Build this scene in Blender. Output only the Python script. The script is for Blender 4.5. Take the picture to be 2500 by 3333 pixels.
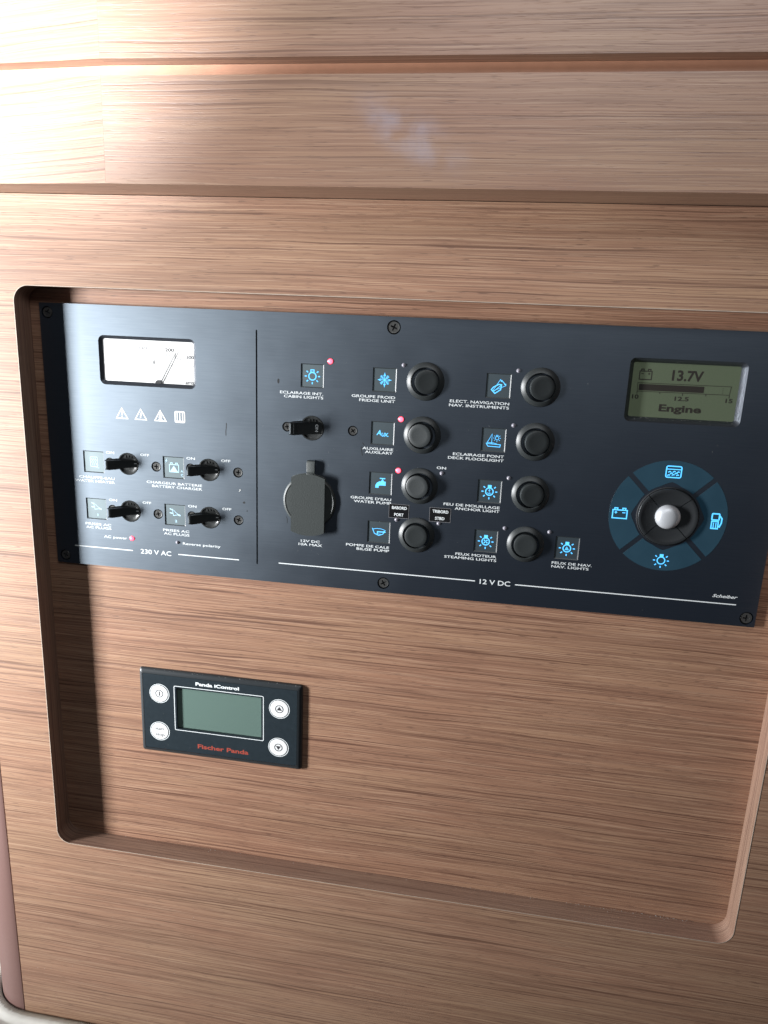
import bpy, bmesh, math, random
from mathutils import Vector, Matrix
random.seed(7)
scn = bpy.context.scene
for o in list(bpy.data.objects): bpy.data.objects.remove(o)
COL = scn.collection
R = math.radians
# All measures below are millimetres on the wall: u to the right, v downwards, o out of the wall.
# (0,0,0) is the upper left corner of the switch panel's front face.
def W(u, v, o=0.0): return Vector(((u-250)/1000, -o/1000, (700-v)/1000))

# ------------------------------------------------------------------ camera
cam = bpy.data.cameras.new('camera'); co = bpy.data.objects.new('camera', cam); COL.objects.link(co)
cx = Vector((0.98634986, 0.15981877, 0.03964736)); cyd = Vector((0.07821592, -0.24285683, -0.96690373)); cf = Vector((-0.14490074, 0.95680642, -0.25204217))
M = Matrix((cx, -cyd, -cf)).transposed().to_4x4(); M.translation = W(327.65, 0.8, 500)
co.matrix_world = M
cam.sensor_fit = 'VERTICAL'; cam.sensor_height = 36; cam.sensor_width = 36; cam.lens = 2428.8/3333*36
cam.clip_start = 0.01; cam.clip_end = 50
scn.camera = co

# ------------------------------------------------------------------ light
world = bpy.data.worlds.new('World'); scn.world = world; world.use_nodes = True
bg = world.node_tree.nodes['Background']; bg.inputs[0].default_value = (0.80, 0.88, 1.0, 1); bg.inputs[1].default_value = 0.026
def area(name, pos, target, sx, sy, power, col, spread=180):
    l = bpy.data.lights.new(name, 'AREA'); l.shape = 'RECTANGLE'; l.size = sx; l.size_y = sy; l.energy = power; l.color = col
    l.spread = R(spread)
    ob = bpy.data.objects.new(name, l); COL.objects.link(ob)
    p = W(*pos); d = W(*target)-p
    ob.location = p; ob.rotation_euler = d.to_track_quat('-Z', 'Y').to_euler(); return ob
area('window_light', (-1010, 170, 490), (-350, 150, 0), 0.17, 0.55, 12.9, (0.97, 0.985, 1.0), 60)
area('hatch_light', (400, -420, 580), (330, -60, 30), 0.55, 0.26, 1.9, (0.95, 0.97, 1.0))
sl = bpy.data.lights.new('glint_light', 'SPOT'); sl.energy = 50.0; sl.spot_size = R(48); sl.spot_blend = 1.0; sl.shadow_soft_size = 0.02; sl.color = (0.94, 0.97, 1.0)
so = bpy.data.objects.new('glint_light', sl); COL.objects.link(so); so.location = W(-70, -50, 500); so.rotation_euler = (W(0, -215, 57)-W(-70, -50, 500)).to_track_quat('-Z', 'Y').to_euler()
scn.view_settings.view_transform = 'Standard'; scn.view_settings.look = 'None'
scn.view_settings.gamma = 1; scn.view_settings.use_curve_mapping = False; scn.view_settings.exposure = 0.0
scn.render.engine = 'CYCLES'

# ------------------------------------------------------------------ materials
def mat(name):
    m = bpy.data.materials.new(name); m.use_nodes = True
    nt = m.node_tree; b = nt.nodes['Principled BSDF']; return m, nt, b
def simple(name, col, rough=0.5, metal=0.0, spec=0.5, emit=None, es=0.0, noise=0.0, bump=0.0, nscale=900):
    m, nt, b = mat(name)
    b.inputs['Base Color'].default_value = (*col, 1); b.inputs['Roughness'].default_value = rough
    b.inputs['Metallic'].default_value = metal; b.inputs['Specular IOR Level'].default_value = spec
    if emit: b.inputs['Emission Color'].default_value = (*emit, 1); b.inputs['Emission Strength'].default_value = es
    if noise or bump:
        tc = nt.nodes.new('ShaderNodeTexCoord'); n = nt.nodes.new('ShaderNodeTexNoise')
        n.inputs['Scale'].default_value = nscale; n.inputs['Detail'].default_value = 4
        nt.links.new(tc.outputs['Object'], n.inputs['Vector'])
        if noise:
            mx = nt.nodes.new('ShaderNodeMix'); mx.data_type = 'RGBA'
            mx.inputs[6].default_value = (*[c*(1-noise) for c in col], 1); mx.inputs[7].default_value = (*[min(1, c*(1+noise)+0.01*noise) for c in col], 1)
            nt.links.new(n.outputs['Fac'], mx.inputs[0]); nt.links.new(mx.outputs[2], b.inputs['Base Color'])
        if bump:
            bp = nt.nodes.new('ShaderNodeBump'); bp.inputs['Strength'].default_value = bump; bp.inputs['Distance'].default_value = 0.0002
            nt.links.new(n.outputs['Fac'], bp.inputs['Height']); nt.links.new(bp.outputs[0], b.inputs['Normal'])
    return m

def wood(name, coord='Object', across='Z', rough=0.46, tone=(1, 1, 1), seed=0.0, glare_smear=None, contrast=1.0, spec=0.5):
    m, nt, b = mat(name); N = nt.nodes; L = nt.links
    def nd(t, **k):
        n = N.new(t)
        for a, v in k.items(): setattr(n, a, v)
        return n
    tc = nd('ShaderNodeTexCoord'); sp = nd('ShaderNodeSeparateXYZ')
    L.new(tc.outputs['UV' if coord == 'UV' else 'Object'], sp.inputs[0])
    def math_(op, a, bb=None, c=None):
        n = nd('ShaderNodeMath', operation=op)
        for i, x in enumerate((a, bb, c)):
            if x is None: continue
            if isinstance(x, (int, float)): n.inputs[i].default_value = x
            else: L.new(x, n.inputs[i])
        return n.outputs[0]
    along = math_('MULTIPLY', sp.outputs[0], 1000.0)
    bo = sp.outputs[1] if coord == 'UV' else sp.outputs[2]
    acr = math_('MULTIPLY', bo, 1000.0)
    if coord != 'UV': acr = math_('ADD', acr, math_('MULTIPLY', sp.outputs[1], 700.0))
    def noise(sa, sb, bsock, detail=2.0, rough_=0.5, off=0.0, dist=0.0):
        cb = nd('ShaderNodeCombineXYZ'); L.new(math_('MULTIPLY', along, sa), cb.inputs[0]); L.new(math_('MULTIPLY', bsock, sb), cb.inputs[1]); cb.inputs[2].default_value = off+seed
        n = nd('ShaderNodeTexNoise'); n.inputs['Scale'].default_value = 1.0; n.inputs['Detail'].default_value = detail; n.inputs['Roughness'].default_value = rough_; n.inputs['Distortion'].default_value = dist
        L.new(cb.outputs[0], n.inputs['Vector']); return n.outputs['Fac']
    w1 = noise(0.008, 0.03, acr, 2, 0.5, 3.1); w2 = noise(0.05, 0.12, acr, 2, 0.5, 9.7)
    bw = math_('ADD', acr, math_('ADD', math_('MULTIPLY', math_('SUBTRACT', w1, 0.5), 4.0), math_('MULTIPLY', math_('SUBTRACT', w2, 0.5), 0.45)))
    broad = noise(0.003, 0.16, bw, 2.0, 0.5, 21.0)
    streak = noise(0.005, 0.66, bw, 2.5, 0.6, 1.3)
    fine = noise(0.010, 1.4, bw, 2.0, 0.6, 5.5)
    fibre = noise(0.014, 1.7, bw, 2.0, 0.6, 7.7)
    pore = noise(0.09, 1.9, bw, 1.0, 0.5, 11.2)
    cloud = noise(0.006, 0.022, acr, 2.0, 0.5, 17.0)
    def ramp(sock, a, c):
        r = nd('ShaderNodeMapRange'); r.interpolation_type = 'SMOOTHSTEP'; r.inputs[1].default_value = a; r.inputs[2].default_value = c; L.new(sock, r.inputs[0]); return r.outputs[0]
    def mixc(f, c1, c2, mode='MIX'):
        n = nd('ShaderNodeMix', data_type='RGBA', blend_type=mode)
        for s, x in ((0, f), (6, c1), (7, c2)):
            if isinstance(x, tuple): n.inputs[s].default_value = (*x, 1)
            elif isinstance(x, (int, float)): n.inputs[s].default_value = x
            else: L.new(x, n.inputs[s])
        return n.outputs[2]
    T = lambda c: tuple(a*t for a, t in zip(c, tone))
    base = mixc(ramp(cloud, 0.3, 0.7), T((0.330, 0.194, 0.136)), T((0.352, 0.229, 0.157)))
    base = mixc(math_('MULTIPLY', ramp(broad, 0.42, 0.64), 0.38*contrast), base, T((0.215, 0.124, 0.088)))
    base = mixc(math_('MULTIPLY', ramp(fine, 0.42, 0.60), 0.75*contrast), base, T((0.206, 0.117, 0.084)))
    base = mixc(math_('MULTIPLY', ramp(fibre, 0.47, 0.34), 0.62*contrast), base, T((0.455, 0.318, 0.235)))
    base = mixc(math_('MULTIPLY', ramp(streak, 0.57, 0.65), 0.80*contrast), base, T((0.120, 0.062, 0.044)))
    base = mixc(math_('MULTIPLY', ramp(pore, 0.64, 0.76), 0.65*contrast), base, T((0.075, 0.042, 0.034)))
    if glare_smear:
        (su, sv, so, ru, rv, ang) = glare_smear
        c = W(su, sv, so)
        dx = math_('SUBTRACT', sp.outputs[0], c.x); dz = math_('SUBTRACT', sp.outputs[2], c.z)
        ca, sa = math.cos(ang), math.sin(ang)
        ex = math_('DIVIDE', math_('ADD', math_('MULTIPLY', dx, ca), math_('MULTIPLY', dz, sa)), ru/1000)
        ez = math_('DIVIDE', math_('SUBTRACT', math_('MULTIPLY', dz, ca), math_('MULTIPLY', dx, sa)), rv/1000)
        rr = math_('SQRT', math_('ADD', math_('MULTIPLY', ex, ex), math_('MULTIPLY', ez, ez)))
        sn = nd('ShaderNodeTexNoise'); sn.inputs['Scale'].default_value = 55; sn.inputs['Detail'].default_value = 5; L.new(tc.outputs['Object'], sn.inputs['Vector'])
        f = math_('MULTIPLY', ramp(rr, 1.0, 0.1), ramp(sn.outputs['Fac'], 0.32, 0.72))
        base = mixc(math_('MULTIPLY', f, 0.36), base, (0.42, 0.45, 0.60))  # bluish sheen of the smear, mixed into the wood colour
    L.new(base, b.inputs['Base Color'])
    rg = math_('ADD', math_('MULTIPLY', fine, 0.14), rough-0.07); L.new(rg, b.inputs['Roughness'])
    b.inputs['Specular IOR Level'].default_value = spec
    bp = nd('ShaderNodeBump'); bp.inputs['Strength'].default_value = 0.25; bp.inputs['Distance'].default_value = 0.0002
    h = math_('SUBTRACT', math_('MULTIPLY', fine, 0.5), math_('ADD', ramp(streak, 0.52, 0.72), ramp(pore, 0.6, 0.75)))
    L.new(h, bp.inputs['Height']); L.new(bp.outputs[0], b.inputs['Normal'])
    return m

def sheen(name, dark, glare0, glare1, rough, streak=(45, 900, 1700), bump=0.10):
    """dark base with a satin Beckmann sheen, finely brushed along u"""
    m, nt, b = mat(name); N = nt.nodes; L = nt.links
    b.inputs['Base Color'].default_value = (*dark, 1); b.inputs['Roughness'].default_value = 0.6; b.inputs['Specular IOR Level'].default_value = 0.12
    tc = N.new('ShaderNodeTexCoord'); mp = N.new('ShaderNodeMapping'); mp.inputs['Scale'].default_value = streak
    n = N.new('ShaderNodeTexNoise'); n.inputs['Scale'].default_value = 1; n.inputs['Detail'].default_value = 4; n.inputs['Roughness'].default_value = 0.65
    L.new(tc.outputs['Object'], mp.inputs[0]); L.new(mp.outputs[0], n.inputs['Vector'])
    sm = N.new('ShaderNodeTexNoise'); sm.inputs['Scale'].default_value = 26; sm.inputs['Detail'].default_value = 6; L.new(tc.outputs['Object'], sm.inputs['Vector'])
    cr = N.new('ShaderNodeMix'); cr.data_type = 'RGBA'; cr.inputs[6].default_value = (*glare0, 1); cr.inputs[7].default_value = (*glare1, 1)
    L.new(n.outputs['Fac'], cr.inputs[0])
    g = N.new('ShaderNodeBsdfGlossy'); g.distribution = 'BECKMANN'; L.new(cr.outputs[2], g.inputs['Color'])
    mr = N.new('ShaderNodeMapRange'); mr.inputs[1].default_value = 0.3; mr.inputs[2].default_value = 0.7; mr.inputs[3].default_value = rough-0.012; mr.inputs[4].default_value = rough+0.012
    L.new(sm.outputs['Fac'], mr.inputs[0]); L.new(mr.outputs[0], g.inputs['Roughness'])
    bp = N.new('ShaderNodeBump'); bp.inputs['Strength'].default_value = bump; bp.inputs['Distance'].default_value = 0.0001
    L.new(n.outputs['Fac'], bp.inputs['Height']); L.new(bp.outputs[0], b.inputs['Normal']); L.new(bp.outputs[0], g.inputs['Normal'])
    ad = N.new('ShaderNodeAddShader'); out = N['Material Output']
    L.new(b.outputs[0], ad.inputs[0]); L.new(g.outputs[0], ad.inputs[1]); L.new(ad.outputs[0], out.inputs['Surface'])
    return m

def clear(name, tint=(1, 1, 1), rough=0.03):
    m = bpy.data.materials.new(name); m.use_nodes = True; nt = m.node_tree; nt.nodes.clear()
    out = nt.nodes.new('ShaderNodeOutputMaterial'); mx = nt.nodes.new('ShaderNodeMixShader'); t = nt.nodes.new('ShaderNodeBsdfTransparent'); g = nt.nodes.new('ShaderNodeBsdfGlossy'); fr = nt.nodes.new('ShaderNodeLayerWeight'); pw = nt.nodes.new('ShaderNodeMath'); pw.operation = 'POWER'; pw.inputs[1].default_value = 4.0; ml = nt.nodes.new('ShaderNodeMath'); ml.operation = 'MULTIPLY_ADD'; ml.inputs[1].default_value = 0.45; ml.inputs[2].default_value = 0.03
    nt.links.new(fr.outputs['Facing'], pw.inputs[0]); nt.links.new(pw.outputs[0], ml.inputs[0]); t.inputs[0].default_value = (*tint, 1); g.inputs['Roughness'].default_value = rough
    nt.links.new(ml.outputs[0], mx.inputs[0]); nt.links.new(t.outputs[0], mx.inputs[1]); nt.links.new(g.outputs[0], mx.inputs[2]); nt.links.new(mx.outputs[0], out.inputs[0]); return m

MW = dict(
    fascia=wood('wood_fascia', seed=0.0, tone=(1.04, 0.985, 0.905), contrast=0.95), board=wood('wood_back_board', seed=21.0, tone=(0.95, 0.855, 0.775), contrast=1.1),
    rail=wood('wood_rail', seed=43.0, rough=0.41, spec=0.75, tone=(1.0, 0.96, 0.92), glare_smear=(266, -97, 57, 46, 17, -0.5), contrast=0.7), rail2=wood('wood_rail_upper', seed=61.0, rough=0.41, spec=0.75, tone=(1.0, 0.96, 0.92), contrast=0.7),
    railend=wood('wood_rail_end', seed=83.0, rough=0.41, spec=0.75, tone=(1.0, 0.96, 0.92), contrast=0.7), railend2=wood('wood_rail_end_upper', seed=97.0, rough=0.41, spec=0.75, tone=(1.0, 0.96, 0.92), contrast=0.7),
    band=wood('wood_edge_band', coord='UV', seed=12.0, contrast=0.75, tone=(0.80, 0.80, 0.82)), batten=simple('wood_batten_red', (0.58, 0.30, 0.19), 0.45, noise=0.12, nscale=140))
PLATE = sheen('black_anodised_plate', (0.007, 0.010, 0.016), (0.082, 0.100, 0.118), (0.135, 0.158, 0.18), 0.535)
BLACK = simple('black_plastic', (0.022, 0.026, 0.027), 0.42, noise=0.25, bump=0.12, nscale=2200)
BLACKM = simple('black_matt', (0.010, 0.011, 0.013), 0.55)
BLACKG = simple('black_gloss', (0.022, 0.024, 0.026), 0.3)
SOCK = simple('black_textured_plastic', (0.029, 0.035, 0.034), 0.5, noise=0.5, bump=0.5, nscale=1300)
SMOKE = simple('smoked_plastic', (0.030, 0.032, 0.032), 0.25, noise=0.4, nscale=400)
SCREW = simple('black_screw_steel', (0.16, 0.16, 0.155), 0.36, metal=0.8, noise=0.3, nscale=900)
PRINT = simple('white_print', (0.70, 0.74, 0.75), 0.6)
WARN = simple('white_warning_print', (0.72, 0.72, 0.70), 0.6)
INK = simple('black_ink', (0.03, 0.03, 0.035), 0.6)
GREYINK = simple('grey_ink', (0.16, 0.16, 0.17), 0.6)
PAPER = simple('white_dial', (0.88, 0.88, 0.87), 0.5)
TILE = sheen('smoked_icon_window', (0.030, 0.041, 0.049), (0.078, 0.096, 0.10), (0.105, 0.125, 0.13), 0.54, (90, 90, 90), 0.0)
CYAN = simple('backlit_cyan', (0.12, 0.30, 0.42), 0.4, emit=(0.04, 0.45, 1.0), es=1.4)
CYAND = simple('backlit_cyan_dim', (0.36, 0.50, 0.58), 0.4, emit=(0.20, 0.44, 0.62), es=0.75)
PADW = simple('smoked_blue_key_window', (0.018, 0.042, 0.060), 0.33, spec=0.5, emit=(0.01, 0.09, 0.17), es=0.09, noise=0.25, nscale=60)
LEDON = simple('lit_red_lamp', (0.9, 0.1, 0.12), 0.3, emit=(1.0, 0.09, 0.15), es=4.0)
LEDGLOW = simple('red_lamp_halo', (0.5, 0.03, 0.04), 0.3, emit=(1.0, 0.012, 0.04), es=0.8)  # emissive red for the added halo ring
LEDOFF = simple('clear_lamp_lens', (0.27, 0.26, 0.30), 0.2, noise=0.2)
SILVER = simple('satin_silver', (0.55, 0.57, 0.60), 0.42, metal=0.35)
LCD = simple('green_lcd', (0.075, 0.092, 0.062), 0.3, emit=(0.088, 0.112, 0.066), es=0.34)
LCDINK = simple('lcd_ink', (0.030, 0.026, 0.022), 0.4)
LCD2 = simple('unlit_green_lcd', (0.130, 0.195, 0.170), 0.2)
REMOTE = simple('remote_housing', (0.020, 0.024, 0.027), 0.36, noise=0.3, bump=0.1, nscale=1500)
REMFACE = simple('remote_membrane', (0.016, 0.024, 0.030), 0.33, noise=0.2, nscale=300)
KEYW = simple('white_key', (0.72, 0.73, 0.73), 0.45)
RED = simple('red_print', (0.30, 0.050, 0.032), 0.5)
GLASS = clear('clear_pane')
STICK = simple('black_sticker', (0.008, 0.008, 0.009), 0.30)
STEDGE = simple('sticker_edge', (0.20, 0.20, 0.21), 0.4)
POST = simple('mauve_brown_trim', (0.150, 0.080, 0.068), 0.5, noise=0.08, bump=0.15, nscale=500)
VINYL = simple('cream_vinyl', (0.66, 0.65, 0.60), 0.45, noise=0.06, bump=0.2, nscale=260)
DUST = simple('pale_dust', (0.62, 0.62, 0.60), 0.9)
GAP = simple('dark_gap', (0.02, 0.012, 0.010), 0.9)

# ------------------------------------------------------------------ builders
def link(name, me, m, parent=None, smooth=False):
    o = bpy.data.objects.new(name, me); COL.objects.link(o)
    if m: me.materials.append(m)
    if smooth:
        for p in me.polygons: p.use_smooth = True
    if parent: o.parent = parent
    return o
def from_bm(name, bm, m, parent=None, smooth=False, bevel=0.0, seg=2, angle=30, level=False):
    bm.normal_update()
    if bevel:
        ed = [e for e in bm.edges if len(e.link_faces) == 2 and e.calc_face_angle(0) > R(angle) and (not level or abs(e.verts[0].co.z-e.verts[1].co.z) < 1e-6 and abs(e.verts[0].co.x-e.verts[1].co.x) > 0.05)]
        bmesh.ops.bevel(bm, geom=ed, offset=bevel/1000, segments=seg, profile=0.5, affect='EDGES', clamp_overlap=True)
    bmesh.ops.recalc_face_normals(bm, faces=bm.faces)
    me = bpy.data.meshes.new(name); bm.to_mesh(me); bm.free()
    o = link(name, me, m, parent)
    if smooth: smooth_by_angle(me)
    return o
def smooth_by_angle(me, ang=38):
    for p in me.polygons: p.use_smooth = True
    me.update()
    bm = bmesh.new(); bm.from_mesh(me)
    for e in bm.edges:
        e.smooth = not (len(e.link_faces) == 2 and e.calc_face_angle(0) > R(ang))
    bm.to_mesh(me); bm.free()
def prism(name, poly, o0, o1, m, parent=None, bevel=0.0, seg=2, smooth=True):
    bm = bmesh.new()
    a = [bm.verts.new(W(u, v, o0)) for u, v in poly]; c = [bm.verts.new(W(u, v, o1)) for u, v in poly]
    bm.faces.new(a); bm.faces.new(c[::-1]); n = len(poly)
    for i in range(n): bm.faces.new((a[i], a[(i+1) % n], c[(i+1) % n], c[i]))
    return from_bm(name, bm, m, parent, smooth, bevel, seg)
def rect(u0, v0, u1, v1): return [(u0, v0), (u1, v0), (u1, v1), (u0, v1)]
def rrect(u0, v0, u1, v1, r, n=8):
    P = []
    for (a, b, s) in ((u1-r, v0+r, -90), (u1-r, v1-r, 0), (u0+r, v1-r, 90), (u0+r, v0+r, 180)):
        for i in range(n+1):
            t = R(s+90*i/n); P.append((a+r*math.cos(t), b+r*math.sin(t)))
    return P
def circ(u, v, r, n=40): return [(u+r*math.cos(2*math.pi*i/n), v+r*math.sin(2*math.pi*i/n)) for i in range(n)]
def box(name, u0, v0, u1, v1, o0, o1, m, parent=None, bevel=0.0, seg=2): return prism(name, rect(u0, v0, u1, v1), o0, o1, m, parent, bevel, seg)
def lathe(name, u, v, prof, m, parent=None, n=40, tilt=None):
    """prof: list of (radius, out); closed at radius 0 ends. tilt=(angle about the vertical axis, pivot out)"""
    bm = bmesh.new(); rings = []
    def P(du, dv, o):
        if tilt:
            a, po = tilt; q = o-po
            du, o = du*math.cos(a)+q*math.sin(a), po+q*math.cos(a)-du*math.sin(a)
        return W(u+du, v+dv, o)
    for r, o in prof:
        if r < 1e-6: rings.append([bm.verts.new(P(0, 0, o))])
        else: rings.append([bm.verts.new(P(r*math.cos(2*math.pi*i/n), r*math.sin(2*math.pi*i/n), o)) for i in range(n)])
    for A, B in zip(rings, rings[1:]):
        for i in range(n):
            j = (i+1) % n
            if len(A) == 1 and len(B) == 1: break
            if len(A) == 1: bm.faces.new((A[0], B[i], B[j]))
            elif len(B) == 1: bm.faces.new((A[i], B[0], A[j]))
            else: bm.faces.new((A[i], B[i], B[j], A[j]))
    return from_bm(name, bm, m, parent, True)
def curve_mesh(cu):
    ob = bpy.data.objects.new('tmp', cu); COL.objects.link(ob)
    bpy.context.view_layer.update()
    dg = bpy.context.evaluated_depsgraph_get()
    me = bpy.data.meshes.new_from_object(ob.evaluated_get(dg))
    bpy.data.objects.remove(ob); bpy.data.curves.remove(cu); me.materials.clear(); return me
def plate(name, outer, holes, o0, o1, m, parent=None):
    """flat plate with holes, o0 back, o1 front"""
    cu = bpy.data.curves.new('c', 'CURVE'); cu.dimensions = '2D'; cu.fill_mode = 'BOTH'; cu.extrude = (o1-o0)/2000
    for poly in [outer]+holes:
        s = cu.splines.new('POLY'); s.points.add(len(poly)-1); s.use_cyclic_u = True
        for p, (u, v) in zip(s.points, poly): p.co = ((u-250)/1000, (700-v)/1000, 0, 1)
    me = curve_mesh(cu); om = (o0+o1)/2000
    for vt in me.vertices:
        x, y, z = vt.co; vt.co = (x, -(om+z), y)
    me.update(); return link(name, me, m, parent)
def strokes(name, segs, o, m, parent=None):
    """segs: list of (polyline, width, closed) or ('fill', polygon)"""
    bm = bmesh.new(); k = 0
    for s in segs:
        if s[0] == 'fill':
            k += 1; bm.faces.new([bm.verts.new(W(u, v, o+k*0.004)) for u, v in s[1]]); continue
        pl, w, closed = s; n = len(pl); q = list(pl)
        # mitred ribbon
        k += 1; L = []; Rr = []
        for i in range(n):
            p = Vector(q[i])
            a = Vector(q[i-1]) if (i > 0 or closed) else None; c = Vector(q[(i+1) % n]) if (i < n-1 or closed) else None
            d1 = (p-a).normalized() if a is not None else None; d2 = (c-p).normalized() if c is not None else None
            if d1 is None: d1 = d2
            if d2 is None: d2 = d1
            t = d1+d2
            if t.length < 0.2: t = d2.copy()
            t.normalize(); nn = Vector((-t.y, t.x)); cs = max(0.5, nn.dot(Vector((-d2.y, d2.x))))
            off = nn*(w/2/cs); L.append(p+off); Rr.append(p-off)
        a = [bm.verts.new(W(p.x, p.y, o+k*0.004)) for p in L]; b = [bm.verts.new(W(p.x, p.y, o+k*0.004)) for p in Rr]
        for i in range(n if closed else n-1):
            j = (i+1) % n; bm.faces.new((a[i], a[j], b[j], b[i]))
    for f in bm.faces:
        f.normal_update()
        if f.normal.y > 0: f.normal_flip()
    me = bpy.data.meshes.new(name); bm.to_mesh(me); bm.free(); return link(name, me, m, parent)
CAPH = {}
def text(body, u0, u1, vmid, cap, o, m, parent, bold=0.0, shear=0.0, name='lettering', rot=0):
    """lettering spanning u0..u1 with capitals of height cap centred on vmid"""
    def raw(s):
        cu = bpy.data.curves.new('t', 'FONT'); cu.body = s; cu.size = 1; cu.offset = bold; cu.resolution_u = 3; cu.shear = shear
        return curve_mesh(cu)
    if bold not in CAPH:
        me = raw('H'); ys = [v.co.y for v in me.vertices]; CAPH[bold] = (min(ys), max(ys)); bpy.data.meshes.remove(me)
    b0, b1 = CAPH[bold]; me = raw(body); xs = [v.co.x for v in me.vertices]; x0, x1 = min(xs), max(xs)
    sx = (u1-u0)/(x1-x0); sy = cap/(b1-b0)
    for vt in me.vertices:
        x, y, z = vt.co; du = (x-x0)*sx-(u1-u0)/2; dv = -((y-b0)*sy-cap/2)
        if rot: du, dv = du*math.cos(rot)-dv*math.sin(rot), du*math.sin(rot)+dv*math.cos(rot)
        vt.co = W((u0+u1)/2+du, vmid+dv, o)
    me.update()
    bm = bmesh.new(); bm.from_mesh(me)
    for f in bm.faces:
        f.normal_update()
        if f.normal.y > 0: f.normal_flip()
    bm.to_mesh(me); bm.free()
    return link(name, me, m, parent)
def empty(name, u, v, o): e = bpy.data.objects.new(name, None); COL.objects.link(e); e.empty_display_size = 0.02; return e
def tag(o, label, cat, group=None, kind=None):
    o['label'] = label
    if cat: o['category'] = cat
    if group: o['group'] = group
    if kind: o['kind'] = kind
    return o

# ------------------------------------------------------------------ the wooden front
RU0, RV0, RU1, RV1 = -8.6, -10.6, 523.3, 433.6          # the recess
FO = 15.0; BO = -2.5
fascia = plate('fascia_board', rect(-55.2, -69.0, 760, 690), [rrect(RU0-0.5, RV0-0.5, RU1+0.5, RV1+0.5, 11.5, 10)], BO+0.1, FO, MW['fascia'])
tag(fascia, 'broad teak-grained fascia board with a large round-cornered rectangular opening', 'fascia')
# edge band lining the recess, grain running along it
bm = bmesh.new(); uvl = bm.loops.layers.uv.new('UVMap')
ou = rrect(RU0-0.5, RV0-0.5, RU1+0.5, RV1+0.5, 11.5, 10); inn = rrect(RU0, RV0, RU1, RV1, 11, 10); n = len(ou)
per = [0.0]
for i in range(n): per.append(per[-1]+math.dist(inn[i], inn[(i+1) % n]))
mid_ = rrect(RU0-0.1, RV0-0.1, RU1+0.1, RV1+0.1, 11.1, 10)
prof = [(ou, FO-0.02), (ou, FO+0.15), (mid_, FO+0.15), (inn, FO-0.2), (inn, BO+0.02)]
rows = [[bm.verts.new(W(u, v, o)) for u, v in pl] for pl, o in prof]
for a, (A, B) in enumerate(zip(rows, rows[1:])):
    for i in range(n):
        j = (i+1) % n; f = bm.faces.new((A[i], A[j], B[j], B[i]))
        for lp, (pp, oo) in zip(f.loops, ((per[i], prof[a][1]), (per[i+1], prof[a][1]), (per[i+1], prof[a+1][1]), (per[i], prof[a+1][1]))): lp[uvl].uv = (pp/1000, oo/1000)
bmesh.ops.recalc_face_normals(bm, faces=bm.faces)
me = bpy.data.meshes.new('edge_band'); bm.to_mesh(me); bm.free()
band = link('edge_band', me, MW['band'], fascia, True); smooth_by_angle(me)
plate('band_rim', ou, [mid_], FO-0.3, FO+0.2, simple('pale_edge', (0.46, 0.38, 0.31), 0.5, noise=0.35, nscale=180), band)  # thin pale line round the front edge of the recess
back = plate('back_board', rect(-30, -30, 545, 460), [rect(12, 14, 494, 178), rect(85, 282, 176, 336)], -20, BO, MW['board'])
tag(back, 'teak-grained back board set into the recess behind the panel and the remote', 'back board')

# overhanging rail boards above, their left ends bent back at a mitre
def railpiece(name, v0, v1, plan, m, label, cat='board', bevel=1.2):
    bm = bmesh.new(); a = [bm.verts.new(W(u, v0, o)) for u, o in plan]; b = [bm.verts.new(W(u, v1, o)) for u, o in plan]
    bm.faces.new(a); bm.faces.new(b[::-1]); k = len(plan)
    for i in range(k): bm.faces.new((a[i], a[(i+1) % k], b[(i+1) % k], b[i]))
    o = from_bm(name, bm, m, None, True, bevel, 3, 30, True); return tag(o, label, cat)
SE = 86.3
def pl_right(f, b): return [(SE+0.02, b), (760, b), (760, f), (SE+0.02, f)]
def pl_left(f, b, du=260): return [(SE-0.02, b), (SE-0.02, f), (SE-du, f-0.097*du), (SE-du, min(b, f-0.097*du-8))]
railpiece('rail_board', -126.6, -69.4, pl_right(57, -2), MW['rail'], 'long overhanging teak rail board just above the fascia, with a bluish glare smear in its colour')
railpiece('rail_board', -126.6, -69.4, pl_left(57, -2), MW['railend'], 'short bent-back end piece of the rail board just above the fascia')
railpiece('rail_board', -290, -135.2, pl_right(57, -2), MW['rail2'], 'uppermost long teak board above the reddish batten')
railpiece('rail_board', -290, -135.2, pl_left(57, -2), MW['railend2'], 'uppermost short bent-back teak board above the reddish batten')
railpiece('batten', -135.1, -126.7, pl_right(45.5, -2), MW['batten'], 'long reddish wooden batten set back in the groove between the two rail boards', 'batten', 0)
railpiece('batten', -135.1, -126.7, pl_left(45.5, -2), MW['batten'], 'short reddish batten in the groove between the bent-back end boards', 'batten', 0)

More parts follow.
